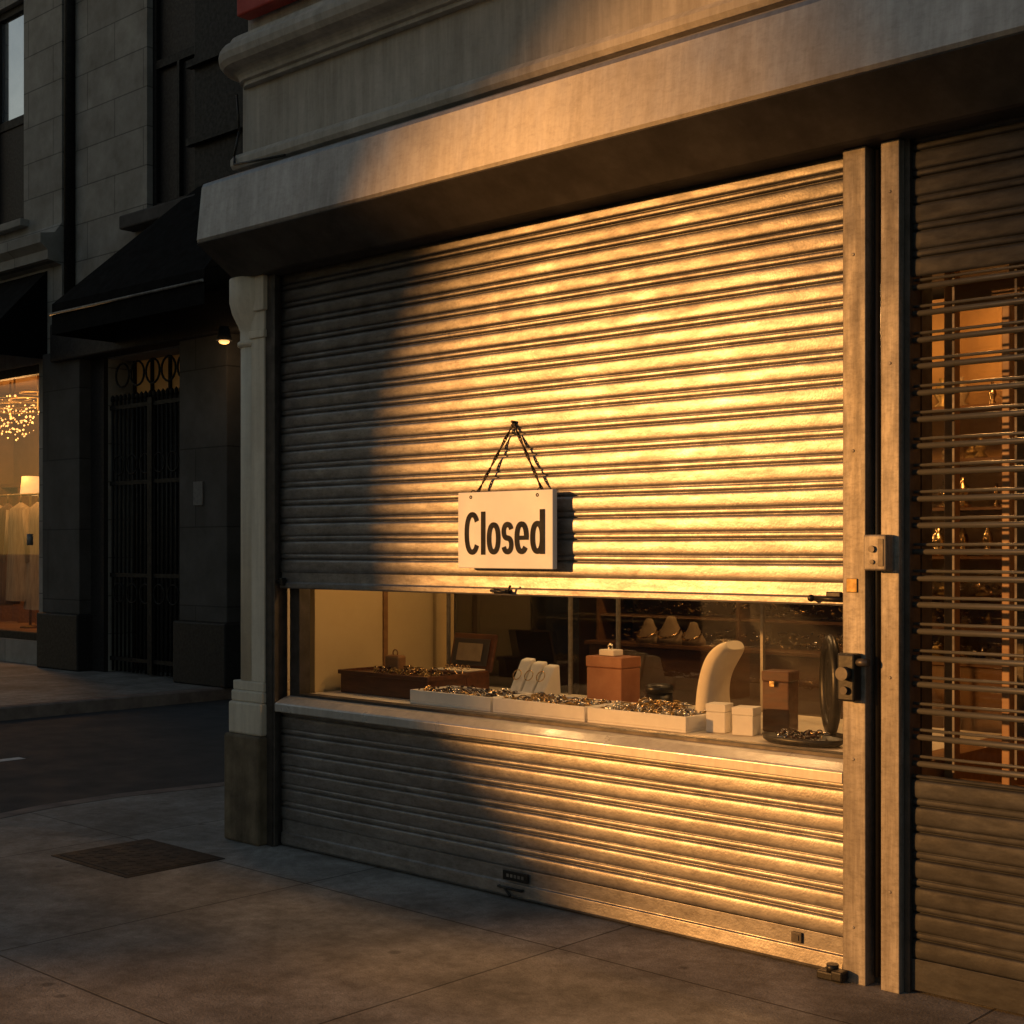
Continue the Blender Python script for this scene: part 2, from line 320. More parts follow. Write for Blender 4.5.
b=B(); b.box(-.62,.02,-.93,-.43,-.02,.006,b=.003)
for i in range(9):
    for j in range(7): b.box(-.585+i*.068,-.545+i*.068,-.9+j*.065,-.87+j*.065,.006,.0075,rot=R(45 if (i+j)%2 else -45))
b.make("cover_plate",mat("cover_steel",(.06,.05,.043),(.03,.026,.023),rough=.7,metal=.3,scale=10),cov)
b=B(); b.box(-.65,-.62,-.96,-.40,-.02,.003).box(.02,.05,-.96,-.40,-.02,.003).box(-.62,.02,-.96,-.93,-.02,.003).box(-.62,.02,-.43,-.40,-.02,.003)
b.make("cover_frame",M['granite'],cov)

# ------------------------------------------------------------------ our shop building
shop=empty("jewellery_shop_building",(2,0,0),"cream stone corner shop building with projecting metal shutter hood above pavement","shop building")
XR=9.0
b=B()
b.box(-.376,XR,0.02,.5,2.99,4.1)
b.box(-.37,XR,0.05,.5,4.1,9)
b.box(-.376,-.1,.5,8,0,9)
b.box(-.37,XR,8,8.3,0,9).box(XR-.3,XR,.5,8,0,9).box(-.37,XR,.5,8,8.7,9)
b.box(4.9,XR,0,.5,0,2.99)
b.make("wall",M['stone'],shop)
b=B()
b.extx([(.02,3.60),(-.03,3.60),(-.045,3.62),(-.045,3.65),(-.02,3.68),(.02,3.68)],-.40,XR)
b.make("belt_moulding",M['stone'],shop)
b=B()
pr=[(.05,4.04),(-.02,4.04),(-.02,4.06),(-.04,4.065)]+[(-.04-.05*(1-math.cos(R(a))),4.065+.05*math.sin(R(a))) for a in (20,40,60,80,90)]+[(-.10,4.118)]+[(-.10-.055*math.sin(R(a)),4.183-.065*math.cos(R(a))) for a in (30,60,90,120,150,180)]+[(-.10,4.25),(-.09,4.28),(-.05,4.30),(.05,4.32)]
def cornice(bb,pr,x0,x1):
    n=len(pr); rings=[[(x1,y,z) for y,z in pr]]
    for k in range(7):
        a=R(90*k/6)
        rings.append([(x0+.1-math.sin(a)*(.1-y) , .1-math.cos(a)*(.1-y), z) for y,z in pr])
    rings.append([(x0+y,3.0,z) for y,z in pr])
    vs=[v for rg in rings for v in rg]
    bb.add(vs,[[q*n+i,q*n+(i+1)%n,(q+1)*n+(i+1)%n,(q+1)*n+i] for q in range(len(rings)-1) for i in range(n)])
cornice(b,pr,-.376,XR)
b.make("cornice",M['stone'],shop)
b=B(); b.box(-.34,.7,-.05,.04,4.41,4.95); b.make("red_fascia",M['red'],shop,bevel=.01)
b=B()
b.extx([(-.35,3.135),(-.355,3.15),(-.325,3.425),(-.315,3.445),(-.06,3.565),(.02,3.565),(.02,2.99),(-.115,2.99),(-.13,2.995)],-.265,XR)
hood=b.make("shutter_hood",M['hood'],shop,bevel=.006)
b=B(); b.extx([(-.350,3.131),(-.132,2.991),(-.117,2.986),(.015,2.986),(.015,2.982),(-.118,2.982),(-.134,2.987),(-.353,3.128)],-.262,XR-.01); b.make("soffit_shade",M['soffit_shade'],hood)  # darkened sheet under the hood, stands in for the shade there
b=B()
b.box(-.18,-.07,-.07,.5,.85,2.66,b=.004)
b.cyl((-.235,.02,.85),(-.235,.02,2.66),.095,n=32)
b.lathe((-.235,.02,2.62),[(.095,0),(.112,.012),(.112,.03),(.098,.04),(.098,.09),(.11,.12),(.14,.18),(.155,.24),(.155,.365)],n=32)
b.box(-.19,-.06,-.08,.5,2.66,2.70,b=.004).box(-.18,-.065,-.073,.5,2.70,2.80,b=.004).box(-.195,-.055,-.088,.5,2.80,2.985,b=.006)
b.make("column",M['column'],shop)
b=B(); b.box(-.345,-.062,-.10,.5,.57,.74,b=.012); b.box(-.337,-.065,-.088,.5,.74,.80,b=.01); b.box(-.332,-.067,-.078,.5,.80,.85,b=.006)
b.make("column_base",M['column'],shop)
b=B(); b.box(-.36,-.058,-.12,.5,0,.57,b=.015); b.make("plinth",M['stonebase'],shop)
b=B(); pts=[(-.36,-.03,4.0),(-.34,-.03,3.8),(-.36,-.05,3.66),(-.30,-.09,3.60),(.1,-.065,3.58)]
for p,q in zip(pts,pts[1:]): b.cyl(p,q,.007,n=8)
b.make("cable",M['black'],shop)
b=B(); b.box(-.1,4.9,.5,8,-.02,.02); b.make("shop_floor",M['floor'],shop)
b=B()
b.box(-.1,.04,.18,8,.02,2.99)
b.box(.04,4.9,5,5.2,.02,2.99)
b.box(4.8,4.9,.5,5,.02,2.9); 
b.make("interior_wall",M['beige'],shop)
b=B(); b.box(.04,.052,.66,.69,.79,2.2); b.make("wall_trim",M['shelf'],shop)
b=B(); b.box(.04,4.9,.5,5,2.9,2.985); b.make("ceiling",M['darkwall'],shop)
b=B(); b.box(.04,3.46,.10,.16,.0,.70); b.make("stall_riser",M['darkwall'],shop)
b=B(); b.box(3.44,3.55,.08,1.05,.02,.79); b.make("partition",M['shelf'],shop)
b=B(); b.box(3.44,3.55,.08,.16,.791,2.98); b.box(3.47,3.53,1.0,1.05,.791,2.98); b.make("partition_post",M['darkrail'],shop)
b=B(); b.add([(3.5,.16,.79),(3.5,1.0,.79),(3.5,1.0,2.9),(3.5,.16,2.9)],[[0,1,2,3]]); b.make("side_pane",M['glass'],shop)
b=B()
b.box(.02,.10,.03,.10,.78,1.6); b.box(3.30,3.40,.03,.10,.78,1.6); b.box(.10,3.30,.03,.10,.783,.795); b.box(.10,3.30,.03,.10,1.55,1.6)
b.make("window_frame",M['darkrail'],shop,bevel=.003)
b=B(); b.box(.1,3.4,.12,.18,1.62,2.98); b.make("window_header",M['darkwall'],shop)
b=B(); b.plane(.10,3.3,.066,.79,1.55); b.make("window_pane",M['glass'],shop)
b=B(); b.extx([(-.060,.705),(-.064,.71),(-.064,.745),(-.058,.752),(-.01,.774),(.03,.782),(.10,.782),(.10,.705)],.012,3.316); b.make("window_sill",M['sill'],shop,bevel=.002)
b=B(); b.box(.05,3.43,.10,1.05,.72,.788); b.make("display_platform",M['linen'],shop)
for x in (.18,1.09,1.41,2.27):
    b=B(); b.box(x,x+.014,1.02,1.04,.79,2.2); b.make("back_mullion",M['rail'],shop)
b=B(); b.plane(.06,3.43,1.03,.79,2.2); b.make("back_pane",glass("back_glass",.12,(.8,.78,.74),.6),shop)
b=B(); b.box(.20,1.08,1.06,1.12,.02,2.6); b.make("dark_panel",M['mirrorglass'],shop)
cb=empty("display_cabinet",(2,2.1,0),"wooden wall cabinet with glittering jewellery shelves inside the shop","cabinet")
b=B(); b.box(.5,4.7,1.9,2.3,.02,.98); b.box(.48,4.72,1.88,2.3,.981,1.005); b.make("cabinet_body",M['cabinet'],cb,bevel=.004)
b=B(); b.box(.5,4.7,2.3,2.34,.02,2.85); b.make("cabinet_back",mat("cabinet_back",(.50,.30,.11),(.22,.12,.045),rough=.5,scale=2.2),cb)
for z in (1.15,1.30,1.50,1.74,1.98,2.24):
    b=B(); b.box(.5,4.7,1.98,2.3,z,z+.014); b.make("shelf",M['cabinet'],cb)
for x in (.5,1.5,2.45,3.1,4.0):
    b=B(); b.box(x,x+.018,1.97,2.3,1.006,2.8); b.make("upright",M['cabinet'],cb)

# ------------------------------------------------------------------ roller shutter
PR=[(0,-.0055),(.012,-.0075),(.03,-.0095),(.06,-.0112),(.11,-.0123),(.20,-.0130),(.34,-.0132),(.48,-.0130),(.58,-.0122),(.64,-.0108),(.668,-.0085),(.686,-.003),(.698,.001),(.712,.0025),(.727,.001),(.742,-.003),(.760,-.0065),(.79,-.0082),(.84,-.0090),(.90,-.0088),(.945,-.008),(.97,-.006),(.988,-.004)]
def curtain(name,x0,x1,z0,z1,pitch,m,parent,nx=70,seed=0):
    rows=[]; z=z0; k=0
    while z<z1-1e-4:
        sh=noise.noise((k*3.7,seed,0))*.0012; amp=1+noise.noise((k*1.9,seed+5,0))*.2; tl=noise.noise((k*2.3,seed+7,0))*.005
        for t,y in PR:
            zz=z+t*pitch
            if zz<=z1: rows.append((zz,y*amp+sh+tl*(t-.4),k))
        z+=pitch;k+=1
    rows.append((z1,0,k))
    vs=[]
    for zz,y,k in rows:
        for i in range(nx+1):
            x=x0+(x1-x0)*i/nx
            w=noise.noise((x*.7,zz*.9,seed))*.007+noise.noise((x*1.7,k*2.3,seed+9))*.0010
            vs.append((x,y+w,zz+noise.noise((x*.9,k*.7,seed+3))*.003))
    n=nx+1
    bb=B(); bb.add(vs,[[r*n+i,r*n+i+1,(r+1)*n+i+1,(r+1)*n+i] for r in range(len(rows)-1) for i in range(nx)],0,True)
    o=bb.make(name,m,parent,fix=False); 
    md=o.modifiers.new("thick",'SOLIDIFY'); md.thickness=.003; md.offset=-1
    return o
P=.0935
sh=empty("roller_shutter",(1.65,0,0),"weathered galvanised steel roller shutter half raised over shop window","roller shutter")
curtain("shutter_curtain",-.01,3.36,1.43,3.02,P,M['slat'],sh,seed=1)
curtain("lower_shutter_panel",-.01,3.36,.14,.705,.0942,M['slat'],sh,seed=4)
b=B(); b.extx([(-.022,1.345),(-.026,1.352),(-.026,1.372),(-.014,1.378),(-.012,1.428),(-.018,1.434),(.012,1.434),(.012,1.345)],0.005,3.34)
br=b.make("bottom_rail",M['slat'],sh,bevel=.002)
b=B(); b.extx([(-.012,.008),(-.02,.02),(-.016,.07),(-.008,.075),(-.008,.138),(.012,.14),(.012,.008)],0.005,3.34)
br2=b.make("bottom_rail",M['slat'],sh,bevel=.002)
b=B(); b.box(1.555,1.66,-.034,-.026,1.352,1.372,b=.003); b.cyl((1.575,-.03,1.365),(1.575,-.06,1.365),.01); b.cyl((1.64,-.03,1.362),(1.64,-.055,1.362),.009)
b.cyl((1.56,-.056,1.365),(1.66,-.056,1.36),.006); b.cyl((1.66,-.056,1.36),(1.675,-.05,1.39),.005)
b.make("latch",M['black'],sh)
b=B(); b.box(3.17,3.30,-.04,-.028,1.36,1.375,b=.003); b.cyl((3.18,-.045,1.37),(3.33,-.045,1.367),.009); b.ball((3.18,-.05,1.37),.014).box(3.24,3.30,-.05,-.03,1.375,1.395,b=.004)
b.make("latch",M['black'],sh)
b=B(); b.box(.03,.055,-.05,-.02,1.36,1.40,b=.004).cyl((0,-.04,1.38),(.05,-.04,1.38),.008); b.make("latch",M['black'],sh)
b=B(); b.box(1.60,1.75,-.022,-.012,.083,.125,b=.003); pl=b.make("plate",M['black'],sh)
b=B()
for i in range(5): b.box(1.625+i*.022,1.639+i*.022,-.0235,-.0225,.098,.112)
b.make("stamped_marks",M['rail'],pl)["kind"]="stuff"
b=B(); b.cyl((1.58,-.03,.05),(1.72,-.03,.05),.006).cyl((1.58,-.03,.05),(1.58,-.012,.05),.006).cyl((1.72,-.03,.05),(1.72,-.012,.05),.006).cyl((1.62,-.03,.045),(1.66,-.035,.02),.006); b.make("pull_handle",M['black'],sh)
b=B(); b.box(3.075,3.12,-.018,-.008,.085,.125,b=.003).box(3.087,3.108,-.021,-.017,.095,.115); b.make("plate",M['darkrail'],sh)
b=B(); b.box(-.075,-.012,-.06,.04,0,2.985); b.box(-.012,.006,-.06,-.035,0,2.985); b.make("guide_rail",M['darkrail'],sh,bevel=.003)
b=B(); b.box(3.318,3.408,-.065,.02,0.0,2.98); 
for z in (.2,.8,1.9,2.6): b.cyl((3.36,-.068,z),(3.36,-.063,z),.006)
b.make("guide_rail",M['rail'],sh,bevel=.004)
b=B(); b.box(3.408,3.468,.0,.03,0,2.98); b.make("guide_channel",M['darkrail'],sh)
b=B(); b.box(3.335,3.378,-.0705,-.0655,1.395,1.445,b=.002); b.make("brass_plate",M['brass'],sh)

lk=empty("shutter_lock",(3.36,-.07,1.0),"black steel lock with cylinder bolted to shutter guide rail","lock")
b=B(); b.box(3.325,3.395,-.12,-.0655,1.01,1.18,b=.008); b.make("lock_body",M['black'],lk)
b=B(); b.cyl((3.36,-.12,1.11),(3.36,-.15,1.11),.024,n=20).cyl((3.36,-.12,1.05),(3.36,-.135,1.05),.014,n=16).cyl((3.39,-.1,1.15),(3.44,-.1,1.15),.014); b.make("lock_cylinder",M['darkrail'],lk)
kb=empty("key_switch_box",(3.50,-.08,1.47),"small weathered metal key switch box screwed to the guide rail","switch box")
b=B(); b.box(3.432,3.52,-.125,-.066,1.475,1.60,b=.006); b.make("box_body",M['rail'],kb)
b=B(); b.cyl((3.468,-.125,1.55),(3.468,-.135,1.55),.012).cyl((3.468,-.125,1.505),(3.468,-.131,1.505),.008).box(3.49,3.51,-.128,-.124,1.49,1.585,b=.001); b.make("key_switch",M['darkrail'],kb)
b=B(); b.cyl((3.43,-.02,.03),(3.43,-.02,2.97),.012); b.make("conduit",M['black'],kb)
fb=B(); fb.box(3.23,3.33,-.10,-.03,0,.03,b=.006).cyl((3.28,-.07,.03),(3.28,-.07,.055),.022).box(3.30,3.345,-.12,-.07,.01,.045,b=.006)
fb.make("floor_bolt",M['black'],label="black steel floor bolt at the foot of the guide rail",cat="bolt")

# ------------------------------------------------------------------ second shutter (open grille)
g=empty("security_grille",(4.2,0,0),"dull steel roller grille with open rods between solid slats","security grille")
b=B(); b.box(3.468,3.538,-.065,.05,0,2.98)
for z in (.35,1.1,2.2,2.8): b.cyl((3.503,-.068,z),(3.503,-.063,z),.006)
b.make("guide_rail",M['rail'],g,bevel=.004)
b=B(); b.box(3.539,3.560,-.03,.05,0,2.98); b.make("guide_channel",M['darkrail'],g)
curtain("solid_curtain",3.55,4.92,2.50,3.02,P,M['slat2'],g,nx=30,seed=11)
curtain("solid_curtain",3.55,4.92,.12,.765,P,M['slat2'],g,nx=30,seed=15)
b=B(); b.box(3.55,4.92,-.015,.012,.01,.12); b.make("bottom_rail",M['slat2'],g,bevel=.003)
z=.80; k=0
while z<2.5:
    w=noise.noise((k*1.3,2,0))*.002
    b=B(); b.cyl((3.55,0,z+w),(4.92,0,z-w),.0105,n=10); b.cyl((3.55,.004,z+.025+w),(4.92,.004,z+.025-w),.0055,n=8)
    b.make("grille_rod",M['rod'],g)
    z+=.0925;k+=1
for i in range(5):
    x=3.70+i*.22
    b=B(); b.box(x-.004,x+.004,.0125,.015,.78,2.5); b.make("grille_link",M['darkrail'],g)
b=B(); b.box(3.565,3.60,.22,.28,.1,2.95); b.box(3.78,3.81,.22,.28,.1,2.42); b.box(3.60,4.9,.22,.28,2.42,2.5); b.box(3.60,4.9,.22,.28,.6,.72); b.box(4.75,4.8,.22,.28,.1,2.95)
b.make("door_frame",M['shelf'],shop,bevel=.004)
b=B(); b.plane(3.6,4.8,.243,.1,2.95); b.make("door_glass",glass("door_glass",.08,(.8,.74,.66),.4),shop)
random.seed(3)
for si,z in enumerate((1.006,1.165,1.315,1.515,1.755,1.995,2.255)):
    for i in range(9):
        x=2.12+i*.13+random.uniform(-.03,.03); y=2.03+random.uniform(0,.1)
        h=random.uniform(.05,.09) if si<3 else random.uniform(.06,.16); r=random.uniform(.02,.055)
        bb=B(); bb.lathe((x,y,z),[(r*.8,0),(r,.01),(r*.4,.03),(r*.9,h*.45),(r*.7,h*.7),(r*.25,h*.85),(r*.4,h)],n=14)
        bb.make("ornament",random.choice([M['gold'],M['gold'],M['brass'],M['tanlinen']]),label="small gilt ornament on a shop shelf",cat="ornament",group="ornaments on the shelves")

# ------------------------------------------------------------------ CLOSED sign
sg=empty("closed_sign",(1.66,-.06,1.457),"white board sign reading Closed hung on a chain from the shutter","sign")
b=B(); b.box(1.380,1.950,-.082,-.052,1.464,1.804,b=.004); brd=b.make("board",M['white'],sg)
def ribbon(bb,pts,w,closed=False,wz=None):
    wz=wz or w; n=len(pts); vs=[]
    for i,p in enumerate(pts):
        a=pts[(i-1)%n] if closed or i>0 else p; c=pts[(i+1)%n] if closed or i<n-1 else p
        dx,dz=c[0]-a[0],c[1]-a[1]; L=math.hypot(dx,dz); nx_,nz_=-dz/L,dx/L
        vs+= [(p[0]+nx_*w/2,0,p[1]+nz_*wz/2),(p[0]-nx_*w/2,0,p[1]-nz_*wz/2)]
    m=n if closed else n-1
    bb.add(vs,[[2*i,2*i+1,2*((i+1)%n)+1,2*((i+1)%n)] for i in range(m)])
def sup(cx,cz,rx,rz,a0,a1,n=28,e=2.3):
    out=[]
    for i in range(n+1):
        a=R(a0+(a1-a0)*i/n); c_,s_=math.cos(a),math.sin(a)
        out.append((cx+rx*math.copysign(abs(c_)**(2/e),c_),cz+rz*math.copysign(abs(s_)**(2/e),s_)))
    return out
CH,XH,W,WZ=.192,.143,.0315,.0245
letters=[]
def shifted(bb,dx,dy):
    for v in bb.v: v.x+=dx; v.y+=dy
    return bb
x=0; allb=B()
def put(bb,wid,gap=.0105):
    global x
    shifted(bb,x,-.0002*len(letters)); letters.append(1)
    allb.add(bb.v,bb.f); x+=wid+gap
bb=B(); wid=.112; ribbon(bb,sup(wid/2,CH/2,wid/2-W/2,CH/2-WZ/2,36,324),W,wz=WZ); put(bb,wid,.007)
bb=B(); bb.add([(0,0,0),(W,0,0),(W,0,CH),(0,0,CH)],[[0,1,2,3]]); put(bb,W)
bb=B(); wid=.096; ribbon(bb,sup(wid/2,XH/2,wid/2-W/2,XH/2-WZ/2,0,348.75,30),W,True,wz=WZ); put(bb,wid,.007)
bb=B(); wid=.084; hz=(XH-WZ)/4; rx=wid/2-W/2
S=sup(wid/2,XH-WZ/2-hz,rx,hz,15,250,20,2.2)+sup(wid/2,WZ/2+hz,rx,hz,70,-165,20,2.2)
ribbon(bb,S,W*.93,wz=WZ); put(bb,wid,.007)
bb=B(); wid=.096; ribbon(bb,sup(wid/2,XH/2,wid/2-W/2,XH/2-WZ/2,0,320),W,wz=WZ); bb.add([(W*.6,-.0004,XH/2-WZ*.38),(wid-.001,-.0004,XH/2-WZ*.38),(wid-.001,-.0004,XH/2+WZ*.38),(W*.6,-.0004,XH/2+WZ*.38)],[[0,1,2,3]]); put(bb,wid)
bb=B(); wid=.096; ribbon(bb,sup(wid/2,XH/2,wid/2-W/2,XH/2-WZ/2,0,348.75,30),W,True,wz=WZ); bb.add([(wid-W,-.0004,0),(wid+.001,-.0004,0),(wid+.001,-.0004,CH),(wid-W,-.0004,CH)],[[0,1,2,3]]); put(bb,wid)
tot=x-.0105; kx=.482/tot
for v in allb.v:
    v.x=(v.x-tot/2)*kx; v.z=v.z+v.x*.012
    v.x+=1.664; v.z+=1.526; v.y+=-.0835
allb.make("lettering",M['ink'],brd,fix=False)
def chain(name,p0,p1,parent):
    p0,p1=Vector(p0),Vector(p1); L=(p1-p0).length; n=int(L/.0150); d=(p1-p0).normalized()
    q=d.to_track_quat('X','Y').to_matrix().to_4x4(); bb=B()
    for i in range(n):
        p=p0+d*(i+.5)*L/n; mt=q@Matrix.Rotation(R(30*i),4,'X')
        bb.torus(p,.0056,.0030,mt,n=10,k=5,sx=1.8)
    return bb.make(name,M['chain'],parent,fix=False)
apex=(1.665,-.020,2.105)
chain("chain",apex,(1.462,-.045,1.795),sg); chain("chain",apex,(1.862,-.045,1.795),sg)
b=B(); b.cyl((1.665,.0,2.11),(1.665,-.034,2.112),.006); b.make("hook",M['chain'],sg)
for x in (1.462,1.862):
    b=B(); b.torus((x,-.083,1.782),.006,.0022,Matrix.Rotation(R(90),4,'X')); b.torus((x,-.066,1.80),.014,.002,Matrix.Rotation(R(90),4,'Y')); b.make("eyelet",M['chain'],sg)

# ------------------------------------------------------------------ display items
PZ=.788
def jewel_pile(cx,cy,w,d,z,n,kinds,name="jewellery_pile",lab="heap of gold chains and beads in a white tray",hh=.03):
    bb=B()
    for i in range(n):
        x=cx+random.uniform(-w/2,w/2); y=cy+random.uniform(-d/2,d/2); zz=z+random.uniform(.003,hh)
        mi=random.choice(kinds)
        mt=Matrix.Rotation(random.uniform(0,3.1),4,'Z')@Matrix.Rotation(random.uniform(-.9,.9),4,'X')
        if random.random()<.6: bb.torus((x,y,zz),random.uniform(.008,.024),random.uniform(.0018,.004),mt,n=10,k=5,mi=mi)
        else: bb.ball((x,y,zz),random.uniform(.004,.011),mi=mi,sub=1)
    return bb.make(name,[M['gold'],M['silver'],M['bead'],M['brass']],label=lab,cat="jewellery",kind="stuff",fix=False)
def tray(x0,x1,y0,y1,kinds,n):
    t=empty("jewellery_tray",((x0+x1)/2,(y0+y1)/2,PZ),"white jewellery tray heaped with chains behind the glass","tray",group="white jewellery trays")
    bb=B(); bb.box(x0,x1,y0,y1,PZ+.001,PZ+.012,b=.003); bb.make("tray_base",M['traywhite'],t)
    bb=B(); w=.014; h=PZ+.068
    bb.box(x0,x1,y0,y0+w,PZ+.012,h,b=.003).box(x0,x1,y1-w,y1,PZ+.012,h,b=.003).box(x0,x0+w,y0+w,y1-w,PZ+.012,h,b=.003).box(x1-w,x1,y0+w,y1-w,PZ+.012,h,b=.003); bb.make("tray_rim",M['traywhite'],t)
    jewel_pile((x0+x1)/2,(y0+y1)/2,(x1-x0)*.88,(y1-y0)*.83,PZ+.040,n,kinds,hh=.034)
tray(.79,1.34,.17,.46,[0,2,2,1,1,2],230)
tray(1.355,1.915,.17,.46,[0,1,3,1,2],260)
tray(1.93,2.46,.17,.46,[0,3,1,1,2],200)
wb=empty("walnut_jewellery_box",(.46,.42,PZ),"low dark walnut jewellery box filled with gold pieces","jewellery box")
b=B(); b.box(.13,.80,.28,.56,PZ+.001,PZ+.11,b=.006); b.make("box_body",M['walnut'],wb)
b=B(); b.box(.12,.81,.27,.285,PZ+.10,PZ+.122,b=.003).box(.12,.81,.555,.57,PZ+.10,PZ+.122,b=.003).box(.12,.135,.285,.555,PZ+.10,PZ+.122).box(.795,.81,.285,.555,PZ+.10,PZ+.122); b.make("box_rim",M['walnut'],wb)
jewel_pile(.55,.42,.45,.22,PZ+.112,110,[0,3,2],lab="heap of gold pieces on the walnut box")
b=B(); b.box(.30,.41,.44,.50,PZ+.111,PZ+.20,b=.012); b.torus((.355,.47,PZ+.21),.018,.004,Matrix.Rotation(R(90),4,'X'))
b.make("gift_bag",M['shelf'],label="small brown gift bag on the walnut box",cat="gift bag")
rb=empty("open_ring_box",(.63,.66,PZ),"open dark wooden ring box with pale lining","ring box")
b=B(); b.box(.47,.76,.60,.77,PZ+.001,PZ+.12,b=.005); b.make("box_body",M['walnut'],rb)
b=B(); b.box(.46,.77,.785,.805,PZ+.11,PZ+.31,tilt=R(-14),b=.004); lid=b.make("lid",M['walnut'],rb)
b=B(); b.box(.485,.745,.772,.779,PZ+.14,PZ+.285,tilt=R(-14),b=.002); b.make("lid_lining",M['darkwall'],lid)
b=B(); b.box(.525,.705,.762,.769,PZ+.165,PZ+.26,tilt=R(-14),b=.002); b.make("lid_card",M['tanlinen'],lid)
b=B(); b.box(.49,.74,.61,.76,PZ+.121,PZ+.128,b=.002)
for i in range(5): b.torus((.53+i*.04,.68,PZ+.14),.011,.003,Matrix.Rotation(R(90),4,'Y'),mi=1)
b.make("ring_pad",[M['linen'],M['gold']],rb)
ws=empty("bracelet_stand",(1.28,.56,PZ),"white wedge stand holding bracelets among the trays","jewellery stand")
for i in range(3):
    b=B(); x=1.12+i*.078; q=.012*i
    b.add([(x,.50,PZ),(x+.066,.50,PZ),(x+.066,.68,PZ),(x,.68,PZ),(x+.018,.60,PZ+.21-q),(x+.088,.60,PZ+.21-q),(x+.088,.64,PZ+.22-q),(x+.018,.64,PZ+.22-q)],[[0,1,5,4],[1,2,6,5],[2,3,7,6],[3,0,4,7],[4,5,6,7],[0,3,2,1]])
    b.make("stand_pad",M['traywhite'],ws,bevel=.01)
    b=B(); b.torus((x+.045,.545,PZ+.14),.026,.0025,Matrix.Rotation(R(65),4,'X')); b.make("bracelet",M['gold'],ws)
b=B(); b.box(1.65,1.86,.50,.64,PZ+.001,PZ+.21,b=.006)
tb=empty("tan_gift_box",(1.755,.57,PZ),"square tan leather gift box with lid behind the trays","gift box")
b.make("box_body",M['tan'],tb); b=B(); b.box(1.647,1.863,.497,.643,PZ+.211,PZ+.262,b=.005); b.make("lid",M['tan'],tb)
ab=empty("small_ring_box",(1.74,.56,PZ+.264),"small white ring box on top of the tan box","ring box")
b=B(); b.box(1.70,1.79,.53,.60,PZ+.264,PZ+.292,b=.004); b.make("box_body",M['traywhite'],ab)
b=B(); b.torus((1.745,.56,PZ+.305),.012,.004,Matrix.Rotation(R(90),4,'X')); b.ball((1.745,.56,PZ+.320),.005,sub=1); b.make("ring",M['silver'],ab)
rbx=empty("round_black_box",(2.06,.56,PZ),"small round black lacquer box with gold lid ring","box")
b=B(); b.lathe((2.03,.56,PZ+.001),[(.055,0),(.06,.01),(.06,.11)],n=24); b.make("box_body",M['black'],rbx)
b=B(); b.lathe((2.03,.56,PZ+.112),[(.064,0),(.064,.028),(.05,.036),(.01,.04)],n=24); b.make("lid",M['black'],rbx)
jewel_pile(2.15,.42,.3,.1,PZ+.06,60,[0,3,1],lab="gold chains piled beside the black box")
nb=empty("necklace_bust",(2.42,.5,PZ),"broad cream linen necklace display bust with rounded curved top","display bust")
bb=B(); N=30; cs=[]
for i in range(N+1):
    t=i/N
    th=R(98-62*t**1.7)
    if i==0: px_,pz_=2.375,PZ+.001
    else:
        px_+=math.cos(th)*.0135; pz_+=math.sin(th)*.0135
    cs.append((px_,pz_,th))
zt_=cs[-1][1]; kz=(.35)/(zt_-PZ)
vs=[];n=28
for j,(cx,cz,ang) in enumerate(cs):
    t=j/N; cz=PZ+.001+(cz-PZ-.001)*kz
    th=.050-.010*t; w=.12-.03*math.sin(t*3.14)
    if t>.7: k_=math.sqrt(max(0,1-((t-.7)/.31)**2)); w*=.35+.65*k_; th*=.4+.6*k_
    if j==0: ang=R(90)
    for k in range(n):
        a=2*math.pi*k/n; ca,sa=math.cos(a),math.sin(a); e=.75
        u=th*math.copysign(abs(ca)**e,ca); v=w*math.copysign(abs(sa)**e,sa)
        vs.append((cx+u*math.sin(ang),.50+v,max(PZ+.001,cz-u*math.cos(ang))))
bb.add(vs,[[r*n+k,r*n+(k+1)%n,(r+1)*n+(k+1)%n,(r+1)*n+k] for r in range(N) for k in range(n)],0,True); bb.add(vs[:n],[list(range(n))[::-1]]); bb.add(vs[-n:],[list(range(n))])
bb.make("bust_body",M['linen'],nb)
for (x,y,s,h) in ((2.53,.31,.085,.12),(2.66,.315,.09,.115)):
    e=empty("small_white_box",(x,y,PZ),"small white cube gift box with fitted lid","gift box",group="small white gift boxes")
    b=B(); b.box(x-s/2,x+s/2,y-s/2,y+s/2,PZ+.001,PZ+h*.72,rot=R(12),b=.003); b.make("box_body",M['traywhite'],e)
    b=B(); b.box(x-s/2-.002,x+s/2+.002,y-s/2-.002,y+s/2+.002,PZ+h*.72+.001,PZ+h,rot=R(12),b=.003); b.make("lid",M['traywhite'],e)
e=empty("leather_watch_box",(2.70,.46,PZ),"upright brown leather watch box with gold clasp","watch box")
b=B(); b.box(2.645,2.765,.45,.55,PZ+.001,PZ+.21,b=.006,rot=R(8)); b.make("box_body",M['walnut'],e)
b=B(); b.box(2.642,2.768,.447,.553,PZ+.211,PZ+.255,b=.006,rot=R(8)); b.make("lid",M['walnut'],e)
b=B(); b.box(2.69,2.715,.436,.447,PZ+.19,PZ+.215,b=.002); b.make("clasp",M['gold'],e)
e=empty("black_oval_tray",(2.98,.26,PZ),"shallow black oval tray holding gold watches","tray")
b=B(); b.lathe((2.98,.22,PZ+.001),[(.15,0),(.17,.012),(.178,.03),(.168,.03),(.155,.014),(.02,.012)],n=32,sy=.5); b.make("tray_base",M['black'],e)
jewel_pile(2.98,.22,.22,.08,PZ+.022,45,[0,2,2,1,2],lab="gold watches and rings on a black tray")
e=empty("table_mirror",(2.99,.44,PZ),"black round table mirror on a foot beside the tray","mirror")
MR=Matrix.Rotation(R(-50),4,'Z'); mc=(2.975,.44,PZ+.215)
